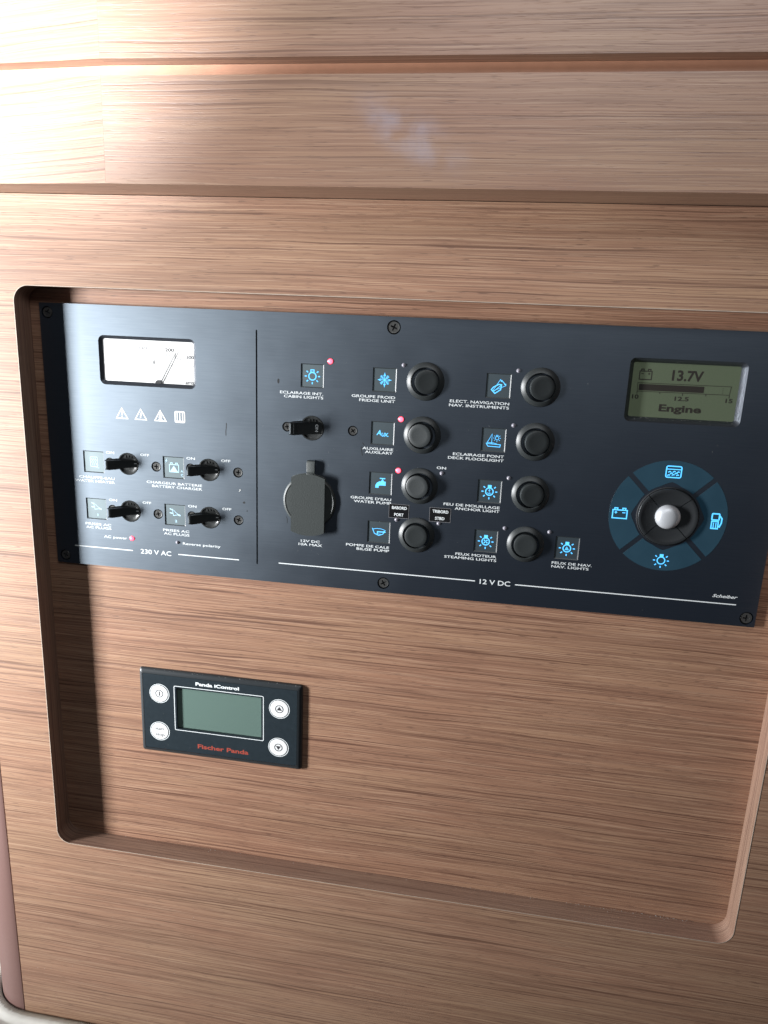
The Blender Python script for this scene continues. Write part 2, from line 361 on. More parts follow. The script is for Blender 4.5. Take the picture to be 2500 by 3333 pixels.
# rounded cabinet corner at the left, and the cushion below
RC = 42.0
def corner_plan(off=0.0, n=14):
    return [(-56.4-(RC+off)*math.sin(R(90*i/n)), FO-0.6-RC+(RC+off)*math.cos(R(90*i/n))) for i in range(n+1)]
pl = [(-56.4, -28)]+corner_plan()
bm = bmesh.new(); a = [bm.verts.new(W(u, -69, o)) for u, o in pl]; b = [bm.verts.new(W(u, 690, o)) for u, o in pl]
bm.faces.new(a); bm.faces.new(b[::-1])
for i in range(len(pl)): j = (i+1) % len(pl); bm.faces.new((a[i], a[j], b[j], b[i]))
post = from_bm('corner_post', bm, POST, None, True, 0.5, 2, 60)
tag(post, 'smooth mauve-brown rounded corner post at the edge of the fascia', 'corner post')
edge = [(300, FO+0.8), (-55.0, FO+0.8)]+[(u, o) for u, o in corner_plan(0.9)]+[(-99.5, -60)]
def offp(d):
    Q = []
    for i, p in enumerate(edge):
        a = Vector(edge[max(0, i-1)]); c = Vector(edge[min(len(edge)-1, i+1)]); t = (c-a).normalized(); Q.append((p[0]+t.y*d, p[1]-t.x*d))
    return Q
bm = bmesh.new(); rows = []
for d, v in ((0.0, 690), (0.0, 623), (0.8, 620.6), (2.5, 619.2), (5.5, 619.0), (9, 620.2), (11.5, 622.2), (13.5, 622.6), (16.5, 621.4), (30, 620.2), (70, 619.6), (130, 622), (150, 640)):
    rows.append([bm.verts.new(W(u, v, o)) for u, o in offp(d)])
for A, B in zip(rows, rows[1:]):
    for i in range(len(A)-1): bm.faces.new((A[i], A[i+1], B[i+1], B[i]))
cush = empty('cushion', 0, 620, 60); tag(cush, 'cream vinyl cushion with a gathered seam at the foot of the fascia', 'cushion')
from_bm('cushion_cover', bm, VINYL, cush, True)
bm = bmesh.new(); E0 = offp(0.3); E1 = offp(7.5)
for i in range(len(edge)-1):
    a = Vector(E0[i]); b = Vector(E0[i+1]); c = Vector(E1[i]); d = Vector(E1[i+1]); k = max(1, int((b-a).length/1.7))
    for q in range(k):
        t = (q+0.5)/k; p = a.lerp(b, t); r_ = c.lerp(d, t); s = (b-a).normalized()*random.uniform(0.25, 0.45); j = random.uniform(-0.5, 0.5)
        hh = random.uniform(0.3, 0.7)
        vs = [bm.verts.new(W(*x)) for x in ((p.x-s.x, 621.5, p.y-s.y), (p.x+s.x, 621.5, p.y+s.y), (p.x, 619.6-hh, p.y), (r_.x+j-s.x*.3, 619.6, r_.y), (r_.x+j+s.x*.3, 619.6, r_.y), ((p.x+r_.x)/2+j/2, 618.6-hh, (p.y+r_.y)/2))]
        for f in ((0, 2, 5, 3), (2, 1, 4, 5), (3, 5, 4)): bm.faces.new([vs[x] for x in f])
g = from_bm('gathered_seam', bm, VINYL, cush, True); g['kind'] = 'stuff'

# ------------------------------------------------------------------ the switch panel
panel = empty('switch_panel', 253, 96, 0)
tag(panel, 'wide black brushed-metal electrical switch panel with lit icons, rocker buttons and meters', 'switch panel')
PW, PH = 506.2, 192.2
ROW = [41.2, 76.9, 112.2, 147.5]
tiles = dict(heater=(34.6, 111.9), plug1=(34.6, 147.6), charger=(96.7, 111.9), plug2=(96.7, 147.4), cabin=(198.8, 41.1),
             fridge=(248.6, 41.3), aux=(248.7, 77.3), pump=(248.6, 112.4), bilge=(248.7, 147.5),
             nav=(324.3, 41.2), deck=(323.8, 77.0), anchor=(323.7, 112.3), steam=(323.8, 147.6), navl=(378.8, 147.8))
TS = 8.05
knobs = [(61.7, 111.6, 8.1), (61.7, 147.3, 8.1), (123.6, 111.7, 8.1), (123.6, 147.2, 8.1), (199.2, 76.8, 8.5)]
screws = [(83.4, 112.1, 3.7), (145.4, 112.0, 3.7), (83.5, 147.7, 3.7), (145.5, 147.3, 3.7), (47.4, 111.4, 3.5), (47.6, 147.0, 3.5), (109.7, 111.4, 3.5), (109.9, 147.0, 3.5),
          (181.3, 76.9, 3.4), (228.0, 76.9, 3.5), (253.5, 6.8, 4.6), (253.6, 185.2, 4.4), (6.8, 186.2, 4.2), (5.8, 6.6, 4.2), (500.4, 186.2, 4.5), (500.4, 6.6, 4.5)]
VM = (43.4, 20.5, 115.3, 54.8); LC = (405.7, 18.9, 476.6, 59.2)
holes = [rrect(*VM, 4.2, 6), rrect(*LC, 3.6, 6), rrect(158.9, 12.3, 160.0, 179.6, 0.54, 5)]
holes += [rect(u-TS, v-TS, u+TS, v+TS) for u, v in tiles.values()]
holes += [circ(u, v, r+0.15) for u, v, r in knobs] + [circ(u, v, r, 28) for u, v, r in screws]
face = plate('face_plate', rrect(0, 0, PW, PH, 0.6, 3), holes, BO+0.05, 0, PLATE, panel)
box('groove', 158.5, 12, 160.4, 180, -2.4, -1.0, BLACKM, panel)

def screw(u, v, r):
    hr = r*0.80; o = -0.45
    seat = lathe('screw_seat', u, v, [(r+0.1, -2.3), (0, -2.3)], BLACKM, panel, 20)
    a0 = random.uniform(0, 1.5); star = []
    for i in range(8):
        rr = hr*0.66 if i % 2 == 0 else hr*0.22; w = 0.20 if i % 2 == 0 else 0.0
        for s in ((-w, w) if w else (0,)):
            t = a0+i*math.pi/4+s; star.append((u+rr*math.cos(t), v+rr*math.sin(t)))
    head = plate('screw', circ(u, v, hr, 24), [star], -2.2, o, SCREW, panel)
    lathe('drive_recess', u, v, [(hr*0.8, o-0.9), (0, o-1.2)], BLACKM, head, 10)
    # thin chamfer ring round the head
    lathe('head_rim', u, v, [(hr, o-0.5), (hr+0.14, o-0.25), (hr-0.12, o+0.08), (hr-0.35, o+0.03)], SCREW, head, 24)
    seat.parent = head
for s in screws: screw(*s)

def well(name, ro, ri, rad, d, m):
    bm = bmesh.new(); a = rrect(*ro, rad, 6); b = rrect(*ri, max(.6, rad*.35), 6)
    rows = [[bm.verts.new(W(u, v, o)) for u, v in p] for p, o in (((a, 0.0), (b, -d), (b, -d-1.5)) if d > 1 else ((a, -.04), (b, -d)))]
    for X, Y in zip(rows, rows[1:]):
        for i in range(len(X)): j = (i+1) % len(X); bm.faces.new((X[i], X[j], Y[j], Y[i]))
    bm.normal_update()
    bmesh.ops.recalc_face_normals(bm, faces=bm.faces)
    me = bpy.data.meshes.new(name); bm.to_mesh(me); bm.free(); o = link(name, me, m, panel, True); smooth_by_angle(me); return o
BEZ = simple('anodised_bezel', (0.055, 0.062, 0.075), 0.33, metal=0.6)
TEDGE = simple('clear_plastic_edge', (0.03, 0.036, 0.038), 0.42)
# --- icon symbols, drawn as strokes (du, dv around the tile's centre)
def arc(u, v, r, a0, a1, n=14): return [(u+r*math.cos(R(a0+(a1-a0)*i/n)), v+r*math.sin(R(a0+(a1-a0)*i/n))) for i in range(n+1)]
def lamp(u, v, s=1.0, solid=False):
    S = [(circ(u, v, 2.55*s, 24), 0.72*s, True)]
    if solid: S.append(('fill', rect(u-1.25*s, v-4.6*s, u+1.25*s, v-2.7*s)))
    else: S.append((rect(u-1.1*s, v-4.3*s, u+1.1*s, v-2.75*s), 0.6*s, True))
    for a in (-40, 0, 42, 90, 138, 180, 220):
        c, d = math.cos(R(a)), math.sin(R(a)); S.append(([(u+3.95*s*c, v+3.95*s*d), (u+5.35*s*c, v+5.35*s*d)], 0.75*s, False))
    return S
def sail(u, v, s): return [('fill', [(u-.1*s, v-1.4*s), (u-.1*s, v+.5*s), (u-1.1*s, v+.5*s)]), ('fill', [(u+.15*s, v-1.0*s), (u+.15*s, v+.5*s), (u+1.0*s, v+.5*s)]), ('fill', [(u-1.5*s, v+.75*s), (u+1.5*s, v+.75*s), (u+.9*s, v+1.35*s), (u-.9*s, v+1.35*s)])]
def anchor(u, v, s): return [([(u, v-1.3*s), (u, v+1.5*s)], .28*s, False), ([(u-.7*s, v-.7*s), (u+.7*s, v-.7*s)], .28*s, False), (arc(u, v+.2*s, 1.3*s, 20, 160), .3*s, False), (circ(u, v-1.55*s, .28*s, 8), .2*s, True)]
def prop(u, v, s):
    S = []
    for k in range(4):
        a = k*90+20; S.append(('fill', [(u, v)]+arc(u, v, 1.55*s, a, a+48, 4)))
    return S
def battery(u, v, w, h, t, plus=True, flip=False):
    S = [(rect(u-w/2, v-h/2, u+w/2, v+h/2), t, True)]
    for s in (-1, 1): S.append((rect(u+s*w*.28-w*.1, v-h/2-h*.24, u+s*w*.28+w*.1, v-h/2), t, True))
    if plus:
        f = -1 if flip else 1
        S += [([(u-f*w*.28-w*.09, v-h*.2), (u-f*w*.28+w*.09, v-h*.2)], t*.8, False), ([(u-f*w*.28, v-h*.2-w*.09), (u-f*w*.28, v-h*.2+w*.09)], t*.8, False), ([(u+f*w*.28-w*.11, v-h*.2), (u+f*w*.28+w*.11, v-h*.2)], t*.8, False)]
    return S
def plug(u, v):
    return [([(u-2.0, v-2.6), (u-1.2, v+2.2), (u+2.6, v+1.3)], .45, True), ([(u-1.9, v-2.0), (u-3.9, v-2.9)], .8, False), ([(u-1.5, v+0.6), (u-4.0, v+0.2)], .8, False), ([(u+2.2, v+1.2), (u+4.2, v+1.9)], 1.1, False)]
def shift(u, v, pts, s=1.0): return [(u+a*s, v+b*s) for a, b in pts]
def symbols(k, u, v):
    if k == 'cabin': return lamp(u, v+0.3)
    if k == 'anchor': return lamp(u, v+0.2, 1.0, True)+anchor(u, v+0.2, 1.0)
    if k == 'steam': return lamp(u, v+0.3, 1.0, True)+prop(u, v+0.3, 1.0)
    if k == 'navl': return lamp(u, v+0.2, 1.0, True)+sail(u, v+0.1, 1.0)
    if k == 'fridge':
        S = [([(u-4.6, v), (u+4.6, v)], .42, False), ([(u, v-4.8), (u, v+4.8)], .42, False), ([(u-2.7, v-2.8), (u+2.7, v+2.8)], .42, False), ([(u-2.7, v+2.8), (u+2.7, v-2.8)], .42, False)]
        for a in range(4):
            c, d = math.cos(R(90*a)), math.sin(R(90*a))
            S.append(('fill', [(u+4.3*c, v+4.3*d), (u+2.6*c-1.0*d, v+2.6*d+1.0*c), (u+2.9*c, v+2.9*d), (u+2.6*c+1.0*d, v+2.6*d-1.0*c)]))
            c, d = math.cos(R(90*a+45)), math.sin(R(90*a+45))
            for q in (1.5, 2.6): S.append(([(u+(q+.9)*c-.9*d, v+(q+.9)*d+.9*c), (u+q*c, v+q*d), (u+(q+.9)*c+.9*d, v+(q+.9)*d-.9*c)], .34, False))
        return S
    if k == 'pump':
        return [('fill', shift(u, v, [(3.6, -1.5), (3.6, 1.4), (-.3, 1.4), (-1.3, 2.0), (-1.3, 3.2), (-3.6, 3.2), (-3.6, 1.5), (-2.6, -.4), (-.8, -1.5)])), ('fill', shift(u, v, [(.4, -1.5), (.4, -2.2), (2.3, -2.2), (2.3, -1.5)])), ([(u+1.35, v-2.1), (u+1.35, v-3.5)], .7, False), ([(u-.6, v-3.6), (u+3.2, v-3.6)], .7, False)]
    if k == 'bilge':
        return [(shift(u, v, [(-4.7, -2.6), (-3.1, 1.2), (0, 2.5), (2.9, 1.4), (4.6, -1.6)]), .5, False), (shift(u, v, [(-4.3, -1.9), (-1.5, -2.5), (1.6, -2.4), (4.0, -1.7)]), .35, False), (shift(u, v, [(-.9, 1.2), (-.9, -.2), (3.6, -.2)]), .75, False), ('fill', shift(u, v, [(3.4, -1.0), (5.2, -.1), (3.4, .6)])), (shift(u, v, [(-1.6, 1.3), (-.8, 1.6), (0, 1.3), (.8, 1.6), (1.5, 1.3)]), .3, False)]
    if k == 'nav':
        H = [(-4.4, 2.6), (-2.0, 5.0), (1.6, 2.4), (2.0, -.8), (.2, -1.0), (-3.2, 1.0)]
        return [(shift(u, v, H), .65, True), (shift(u, v, [(-3.6, 3.6), (1.2, -4.4)]), .3, False), (shift(u, v, [(-3.6, 3.6), (5.0, -.4)]), .3, False), (shift(u, v, [(-2.6, 3.6), (1.9, -.6)]), .4, False), (shift(u, v, [(1.3, -3.4), (3.0, -2.6), (4.4, -.9)]), .5, False), ('fill', shift(u, v, [(1.0, -4.0), (2.6, -3.6), (1.6, -2.6)])), ('fill', shift(u, v, [(4.9, -.3), (4.9, -1.7), (3.6, -1.0)]))]
    if k == 'deck':
        return [(shift(u, v, [(-4.6, 2.6), (4.8, 3.0), (4.5, 4.6), (-3.4, 4.4)]), .45, True), (shift(u, v, [(-1.1, 2.6), (-1.1, -3.9), (-4.2, 2.3)]), .38, False), (shift(u, v, [(-4.3, 2.0), (-2, 1.9), (0, 2.0), (2.4, 2.6)]), .3, False)]+lamp(u+2.3, v-1.3, .46)
    if k == 'heater':
        S = [(rrect(u-2.8, v-3.6, u+2.8, v+3.6, .7, 3), .5, True)]
        for d in (-1.5, 0, 1.5):
            S.append((shift(u+d, v, [(0, 2.6), (.45, 1.5), (-.45, .2), (.45, -1.0), (0, -1.9)]), .42, False)); S.append(('fill', shift(u+d, v, [(-.65, -1.6), (.65, -1.6), (0, -2.9)])))
        S.append(([(u+1.4, v+4.1), (u+4.0, v+4.5)], .3, False)); return S
    if k == 'charger':
        return battery(u+.2, v+.6, 7.0, 5.4, .5, False)+[('fill', [(u+.1, v-1.4), (u+3.3, v+3.2), (u-3.1, v+3.2)]), ('fill', shift(u, v, [(-4.8, -6.6), (-6.4, -4.4), (-5.5, -4.5), (-6.8, -2.6), (-4.6, -5.0), (-5.4, -5.0)]))]
    if k in ('plug1', 'plug2'): return plug(u-.2, v-1.6)
    return []
for k, (u, v) in tiles.items():
    left = k in ('heater', 'plug1', 'charger', 'plug2')
    t = box('icon_tile', u-TS+.1, v-TS+.1, u+TS-.1, v+TS-.1, -2.2, -0.5, TILE, panel, 0.12, 1)
    tw = well('tile_edge', (u-TS, v-TS, u+TS, v+TS), (u-TS+.6, v-TS+.6, u+TS-.6, v+TS-.6), .3, .45, TEDGE); tw.parent = t
    m = CYAND if left else CYAN
    if k == 'aux':
        text('A', u-4.3, u-1.1, v-.3, 3.4, -0.47, m, t, .03, .25, 'symbol'); text('UX.', u-.8, u+4.1, v+.9, 2.5, -0.47, m, t, .03, .15, 'symbol')
    else: strokes('symbol', symbols(k, u, v), -0.47, m, t)
    if k == 'charger':
        text('A', u+5.2, u+7.0, v+2.3, 1.7, -0.46, m, t, .02, 0, 'symbol'); text('C', u+5.3, u+7.0, v+5.2, 1.7, -0.46, m, t, .02, 0, 'symbol')
    if k == 'plug1': text('1', u+.3, u+1.0, v+4.7, 1.8, -0.46, m, t, .02, 0, 'symbol')
    if k == 'plug2': text('2', u-.4, u+1.4, v+4.7, 1.8, -0.46, m, t, .02, 0, 'symbol')

# --- circuit breakers with their levers
def breaker(u, v, r, big):
    bz = lathe('breaker', u, v, [(0, -1.3), (r*.55, -1.2), (r*.86, -.5), (r*.93, 0.15), (r-.1, 0.15), (r+.05, -1.8)], SMOKE, panel, 36)
    hw = 4.0 if big else 3.15
    bm = bmesh.new()
    top = [(u+7.0, -0.5), (u+2.0, 0.2), (u-1.5, 2.2), (u-5.6, 6.6), (u-9.2, 10.2), (u-11.4, 11.2)]
    bot = [(u+7.0, -1.6), (u+2.0, -1.6), (u-3.8, -1.4), (u-7.4, 2.8), (u-10.6, 6.8), (u-12.4, 9.6)]
    if big:
        top = [(a-1.0 if i > 2 else a, o) for i, (a, o) in enumerate(top)]; bot = [(a-1.0 if i > 2 else a, o) for i, (a, o) in enumerate(bot)]
    poly = top+bot[::-1]
    wv = {i: hw*(0.80 if (i < 3 or i > 8) and not big else 1.0) for i in range(len(poly))}
    A = [bm.verts.new(W(a, v-.4-wv[i], o)) for i, (a, o) in enumerate(poly)]; B = [bm.verts.new(W(a, v-.4+wv[i], o)) for i, (a, o) in enumerate(poly)]
    n = len(poly); h = len(top)
    for q in range(h-1):
        bm.faces.new((A[q], A[q+1], A[n-2-q], A[n-1-q])); bm.faces.new((B[q+1], B[q], B[n-1-q], B[n-2-q]))
    for i in range(n): j = (i+1) % n; bm.faces.new((A[i], A[j], B[j], B[i]))
    lv = from_bm('lever', bm, BLACK, bz, True, 0.7, 2, 25)
    if big:
        for q in range(7):
            a = u-8.2-q*0.66; o = 8.3+q*0.56 if q < 4 else 10.1+(q-4)*.3
            box('grip_ridge', a-.16, v-.4-hw+.5, a+.16, v-.4+hw-.5, o-.6, o+.42, BLACK, lv)
        text('ON', u+0.9, u+6.1, v-.3, 2.1, 0.42, PRINT, lv, .03, 0, 'lettering', rot=R(90))
    else:
        b2 = box('mark', u+3.6, v-.75, u+6.4, v-.25, 0, 0.06, PRINT, lv); b2.location.y = 0.00022
    # raised moulded ribs on the smoked dome
    for q, dv in ((-1, -5.2), (0, -5.5), (1, -5.2)):
        prism('moulded_mark', rrect(u+q*2.2-.55, v+dv-.9, u+q*2.2+.55, v+dv+.9, .4, 3), -1.2, -0.35, SMOKE, bz)
    return bz
for i, (u, v, r) in enumerate(knobs): breaker(u, v, r, i == 4)

# --- round rocker buttons
def rocker(u, v, tilt):
    ring = lathe('rocker_button', u, v, [(12.7, 0.02), (12.65, 0.35), (12.4, 0.6), (9.9, 2.3), (9.55, 2.4), (9.3, 2.2), (9.2, -1.5), (0, -1.5)], BLACK, panel, 56)
    lathe('cap', u, v, [(7.9, -1.4), (7.9, 3.6), (7.75, 4.05), (7.3, 4.25), (5.0, 4.1), (0, 3.95)], BLACK, ring, 48, (R(tilt), -4.0))
for u, v, t in ((276.2, 40.9, 9), (275.9, 76.8, -10), (275.9, 112.1, -10), (275.6, 147.3, 0), (351.4, 40.7, 9), (351.2, 76.5, 9), (351.1, 112.1, 9), (350.8, 147.4, 0.5)): rocker(u, v, t)

# --- indicator lamps
def led(u, v, on, r=1.15):
    if on: r = 1.45
    o = lathe('indicator_lamp', u, v, [(r+.25, 0.01), (r+.2, .22), (r, .25), (r*.85, .62), (r*.45, .9), (0, 1.0)], LEDON if on else LEDOFF, panel, 20)
    if on:
        lathe('halo_ring', u, v, [(2.0, 0.01), (1.9, 0.12), (1.65, 0.2)], LEDGLOW, o, 20)  # added glowing ring that stands in for the lamp's red halo
        o['label'] = 'glowing red indicator lamp'
for u, v, on in ((211.2, 30.8, 1), (261.1, 30.9, 0), (260.9, 66.9, 1), (260.7, 102.3, 1), (290.6, 102.1, 0), (260.9, 137.4, 0), (290.5, 137.6, 0), (336.4, 30.8, 0), (336.1, 66.5, 0), (335.9, 102.1, 0), (336.0, 137.2, 0), (366.1, 137.4, 0), (62.0, 168.3, 1), (97.9, 168.3, 0)): led(u, v, on)
prism('pin_hole', [(175+.75*math.cos(R(a)), 45.8+1.7*math.sin(R(a))) for a in range(0, 360, 20)], -.2, 0.04, BLACKM, panel)

# --- printing
PR = 0.05
def T(body, u0, u1, v, cap=1.78, m=PRINT, bold=0.010, shear=0): return text(body, u0, u1, v, cap, PR, m, panel, bold, shear)
for b, u0, u1, v in (('CHAUFFE-EAU', 22.4, 50.6, 123.6), ('WATER HEATER', 19.0, 50.6, 126.5), ('CHARGEUR BATTERIE', 75.5, 118.2, 123.8), ('BATTERY CHARGER', 79.7, 118.2, 126.5),
                     ('PRISES AC', 25.1, 45.8, 159.5), ('AC PLUGS', 25.4, 45.8, 162.2), ('PRISES AC', 87.0, 107.5, 159.4), ('AC PLUGS', 87.6, 107.5, 162.1),
                     ('ECLAIRAGE INT.', 176.2, 206.7, 53.1), ('CABIN LIGHTS', 179.0, 206.8, 55.7), ('GROUPE FROID', 226.5, 256.4, 52.8), ('FRIDGE UNIT', 231.8, 256.4, 55.4),
                     ('AUXILIAIRE', 235.1, 256.5, 88.2), ('AUXILARY', 237.0, 256.4, 90.7), ("GROUPE D'EAU", 227.8, 256.6, 123.5), ('WATER PUMP', 230.2, 256.7, 126.1),
                     ('POMPE DE CALE', 225.5, 256.6, 158.4), ('BILGE PUMP', 233.2, 256.7, 160.9), ('ELECT. NAVIGATION', 293.1, 332.2, 52.6), ('NAV. INSTRUMENTS', 292.7, 332.3, 55.3),
                     ('ECLAIRAGE PONT', 297.4, 331.6, 88.0), ('DECK FLOODLIGHT', 294.2, 331.6, 90.7), ('FEU DE MOUILLAGE', 293.2, 331.5, 123.3), ('ANCHOR LIGHT', 301.0, 331.6, 125.9),
                     ('FEUX MOTEUR', 303.6, 331.9, 158.4), ('STEAMING LIGHTS', 295.9, 332.1, 161.1), ('FEUX DE NAV.', 369.7, 396.4, 158.8), ('NAV. LIGHTS', 369.7, 394.6, 161.4),
                     ('12V DC', 192.2, 206.2, 158.6), ('10A MAX', 190.6, 208.0, 161.2)): T(b, u0, u1, v)
for u, v in ((48.0, 104.1), (110.0, 104.2), (48.3, 139.8), (110.3, 139.7), (290.2, 98.4)): T('ON', u-3.2, u+3.2, v, 1.75)
for u, v in ((74.9, 104.1), (136.4, 104.2), (75.1, 139.8), (136.7, 139.7)): T('OFF', u-3.4, u+3.4, v, 1.75)
T('AC power', 39.5, 58.1, 168.6, 1.9); T('Reverse polarity', 102.2, 131.4, 168.7, 1.9)
T('230 V AC', 68.5, 92.8, 177.7, 3.5); T('12 V DC', 321.8, 343.0, 177.2, 3.5); T('Scheiber', 476.6, 492.6, 172.1, 2.2, PRINT, 0.015, 0.35)
for u0, u1, v in ((15.2, 62.2, 177.8), (98.3, 145.5, 177.6), (175.7, 318.5, 177.2), (346.3, 492.4, 177.3)): box('printed_line', u0, v-.36, u1, v+.36, 0.02, PR, PRINT, panel)
W3 = []
def tri(u, v): return [(rrect(u-0.01, v-0.01, u+.01, v+.01, .005, 1), .01, True)] and [([(u, v-3.7), (u+4.3, v+3.6), (u-4.3, v+3.6)], .75, True)]
sy = [tri(58.8, 74.8)+[([(58.8, 73.0), (58.8, 76.2)], .8, False), ([(58.8, 76.9), (58.8, 77.6)], .8, False)],
      tri(73.2, 74.8)+[('fill', shift(73.2, 74.9, [(.5, -2.2), (-.9, .3), (-.1, .2), (-.7, 1.6), (-1.0, 1.5), (-.2, 2.6), (.5, 1.6), (.1, 1.6), (1.0, -.5), (.2, -.4), (1.0, -2.2)]))],
      tri(88.0, 74.9)+[('fill', shift(88.0, 75.0, [(0, -2.2), (.9, -.7), (.7, 0), (1.4, .9), (.9, 2.0), (-.9, 2.0), (-1.4, .8), (-.7, .1), (-.8, -.8)])), ([(86.2, 77.5), (89.8, 77.5)], .4, False)],
      [(rrect(99.2, 71.2, 106.2, 78.6, .6, 2), .9, True), ([(102.7, 71.4), (102.7, 78.5)], .8, False), ([(100.7, 71.8), (100.7, 77.6)], .7, False), ([(104.7, 71.8), (104.7, 77.6)], .7, False), ([(99.4, 77.9), (106.0, 77.9)], .8, False)]]
for s in sy: strokes('warning_symbol', s, PR, WARN, panel)
# worn spots and scratches with a shape of their own
strokes('scuff', [([(137.2, 77.0), (137.1, 80), (136.7, 83), (136.8, 86)], .55, False)], .03, BLACKM, panel)
strokes('scuff', [([(181.5, 141.5), (182.0, 144.0), (181.9, 146.5)], .35, False)], .03, BLACKM, panel)
strokes('scuff', [([(146.0, 126.0), (147.2, 124.6), (148.0, 124.4), (146.3, 124.5)], .35, False)], .03, DUST, panel)
strokes('scuff', [('fill', shift(149.8, 133.8, [(-1, -.5), (.4, -.9), (1, .2), (0, .9), (-.9, .5)]))], .03, BLACKM, panel)
strokes('scuff', [('fill', shift(151.8, 139.7, [(-.3, .6), (.2, -.7), (.7, .5)]))], .03, BLACKM, panel)
strokes('scuff', [([(234.2, 87.5), (234.6, 90.5), (235.2, 93.6)], .45, False), ([(235.0, 84.5), (236.3, 86.2)], .4, False)], .03, BLACKM, panel)

# --- stickers
for (u0, v0, u1, v1, a, b, au, bu) in ((255.3, 126.1, 269.5, 136.1, 'BABORD', 'PORT', (257.4, 267.9), (259.2, 265.8)), (283.8, 126.4, 298.6, 136.5, 'TRIBORD', 'STBD', (285.9, 296.9), (287.9, 294.4))):
    s = box('sticker', u0, v0, u1, v1, 0.06, 0.14, STICK, panel)
    strokes('sticker_border', [(rect(u0+.1, v0+.1, u1-.1, v1-.1), .22, True)], .145, STEDGE, s)
    text(a, au[0], au[1], (v0+v1)/2-2.4, 2.1, .17, PRINT, s, .025); text(b, bu[0], bu[1], (v0+v1)/2+2.5, 2.1, .17, PRINT, s, .025)

# --- 12 V socket with its flap closed
su, sv = 198.3, 128.8
sock = lathe('power_socket', su, sv, [(19.2, 0.02), (19.1, 1.0), (18.6, 1.7), (17.6, 2.0), (17.0, 1.7), (16.6, 1.72), (15.8, 1.74), (14, 1.76), (0, 1.8)], SOCK, panel, 56)
fu, fv = 197.8, 131.1; hw, hh, sag = 11.6, 19.3, 2.6
ra = (hw*hw+sag*sag)/(2*sag); th = math.degrees(math.asin(hw/ra))
flap = arc(fu, fv-hh-sag+ra, ra, -90-th, -90+th, 12)+arc(fu, fv+hh+sag-ra, ra, 90-th, 90+th, 12)
fl = prism('flap', flap, 0.3, 3.9, SOCK, sock, 0.5, 3)
bm = bmesh.new(); pth = [(112.5, 2.4), (110.2, 2.2), (108.4, 2.0), (107.6, 2.9), (101.5, 3.0), (99.7, 2.4), (99.3, 0.1)]
A = [[bm.verts.new(W(fu+s*(1.5 if i < 2 else 1), v, o)) for s in (-1.5, 4.0)] for i, (v, o) in enumerate(pth)]; B = [[bm.verts.new(W(fu+s*(1.5 if i < 2 else 1), v+(1.0 if o < 2.45 and i > 3 else 0.2), max(0.05, o-1.4))) for s in (-1.5, 4.0)] for i, (v, o) in enumerate(pth)]
for X, Y in zip(A, A[1:]): bm.faces.new((X[0], X[1], Y[1], Y[0]))
for X, Y in zip(B, B[1:]): bm.faces.new((X[1], X[0], Y[0], Y[1]))
for i in range(len(A)-1):
    for s in (0, 1): bm.faces.new((A[i][s], A[i+1][s], B[i+1][s], B[i][s]))
bm.faces.new((A[0][0], A[0][1], B[0][1], B[0][0])); bm.faces.new((A[-1][0], A[-1][1], B[-1][1], B[-1][0]))
from_bm('tab', bm, SOCK, sock, True, .3, 2, 40)

# --- bezels of the two instruments: chamfered wells
BEZ = simple('anodised_bezel', (0.055, 0.062, 0.075), 0.33, metal=0.6)
vi = (VM[0]+2.6, VM[1]+2.3, VM[2]-1.7, VM[3]-2.7); D1 = 1.4
vm = well('voltmeter', VM, vi, 4.2, D1, BEZ)
box('dial', vi[0]-.5, vi[1]-.5, vi[2]+.5, vi[3]+.5, -D1-1.4, -D1-.25, PAPER, vm)
zo = -D1-.2
text('100', 71.2, 79.2, 28.3, 2.2, zo, GREYINK, vm, 0, 0, 'scale_lettering'); text('200', 92.5, 99.0, 28.7, 2.3, zo, INK, vm, 0.02, 0, 'scale_lettering'); text('300', 108.0, 113.5, 33.1, 2.3, zo, INK, vm, 0.02, 0, 'scale_lettering')
text('V', 82.7, 85.1, 37.6, 3.9, zo, INK, vm, 0.02, 0, 'scale_lettering'); text('ams', 106.8, 113.3, 50.3, 2.9, zo, INK, vm, 0.02, 0, 'scale_lettering')
tk = []
for i in range(28):
    a = R(-103+i*2.05); big = i % 9 == 4
    c_, s_ = math.cos(a), math.sin(a); r0 = 57.5; r1 = r0+(3.2 if big else 1.9); cu_, cv_ = 85.8, 90.3
    tk.append(([(cu_+r0*c_, cv_+r0*s_), (cu_+r1*c_, cv_+r1*s_)], .26, False))
strokes('scale_ticks', tk, zo, GREYINK, vm)
nb = prism('needle', [(88.0, 52.2), (88.8, 52.2), (101.05, 30.0), (100.7, 29.9)], -D1+.35, -D1+.5, BLACKM, vm)
prism('needle_boss', [(84.5, 52.3)]+arc(87.0, 52.3, 2.5, 180, 360, 12), -D1-.2, -D1+.3, BLACKM, vm)
box('pane', VM[0]+1.6, VM[1]+1.5, VM[2]-1.1, VM[3]-1.7, -D1+.8, -D1+.95, GLASS, vm)

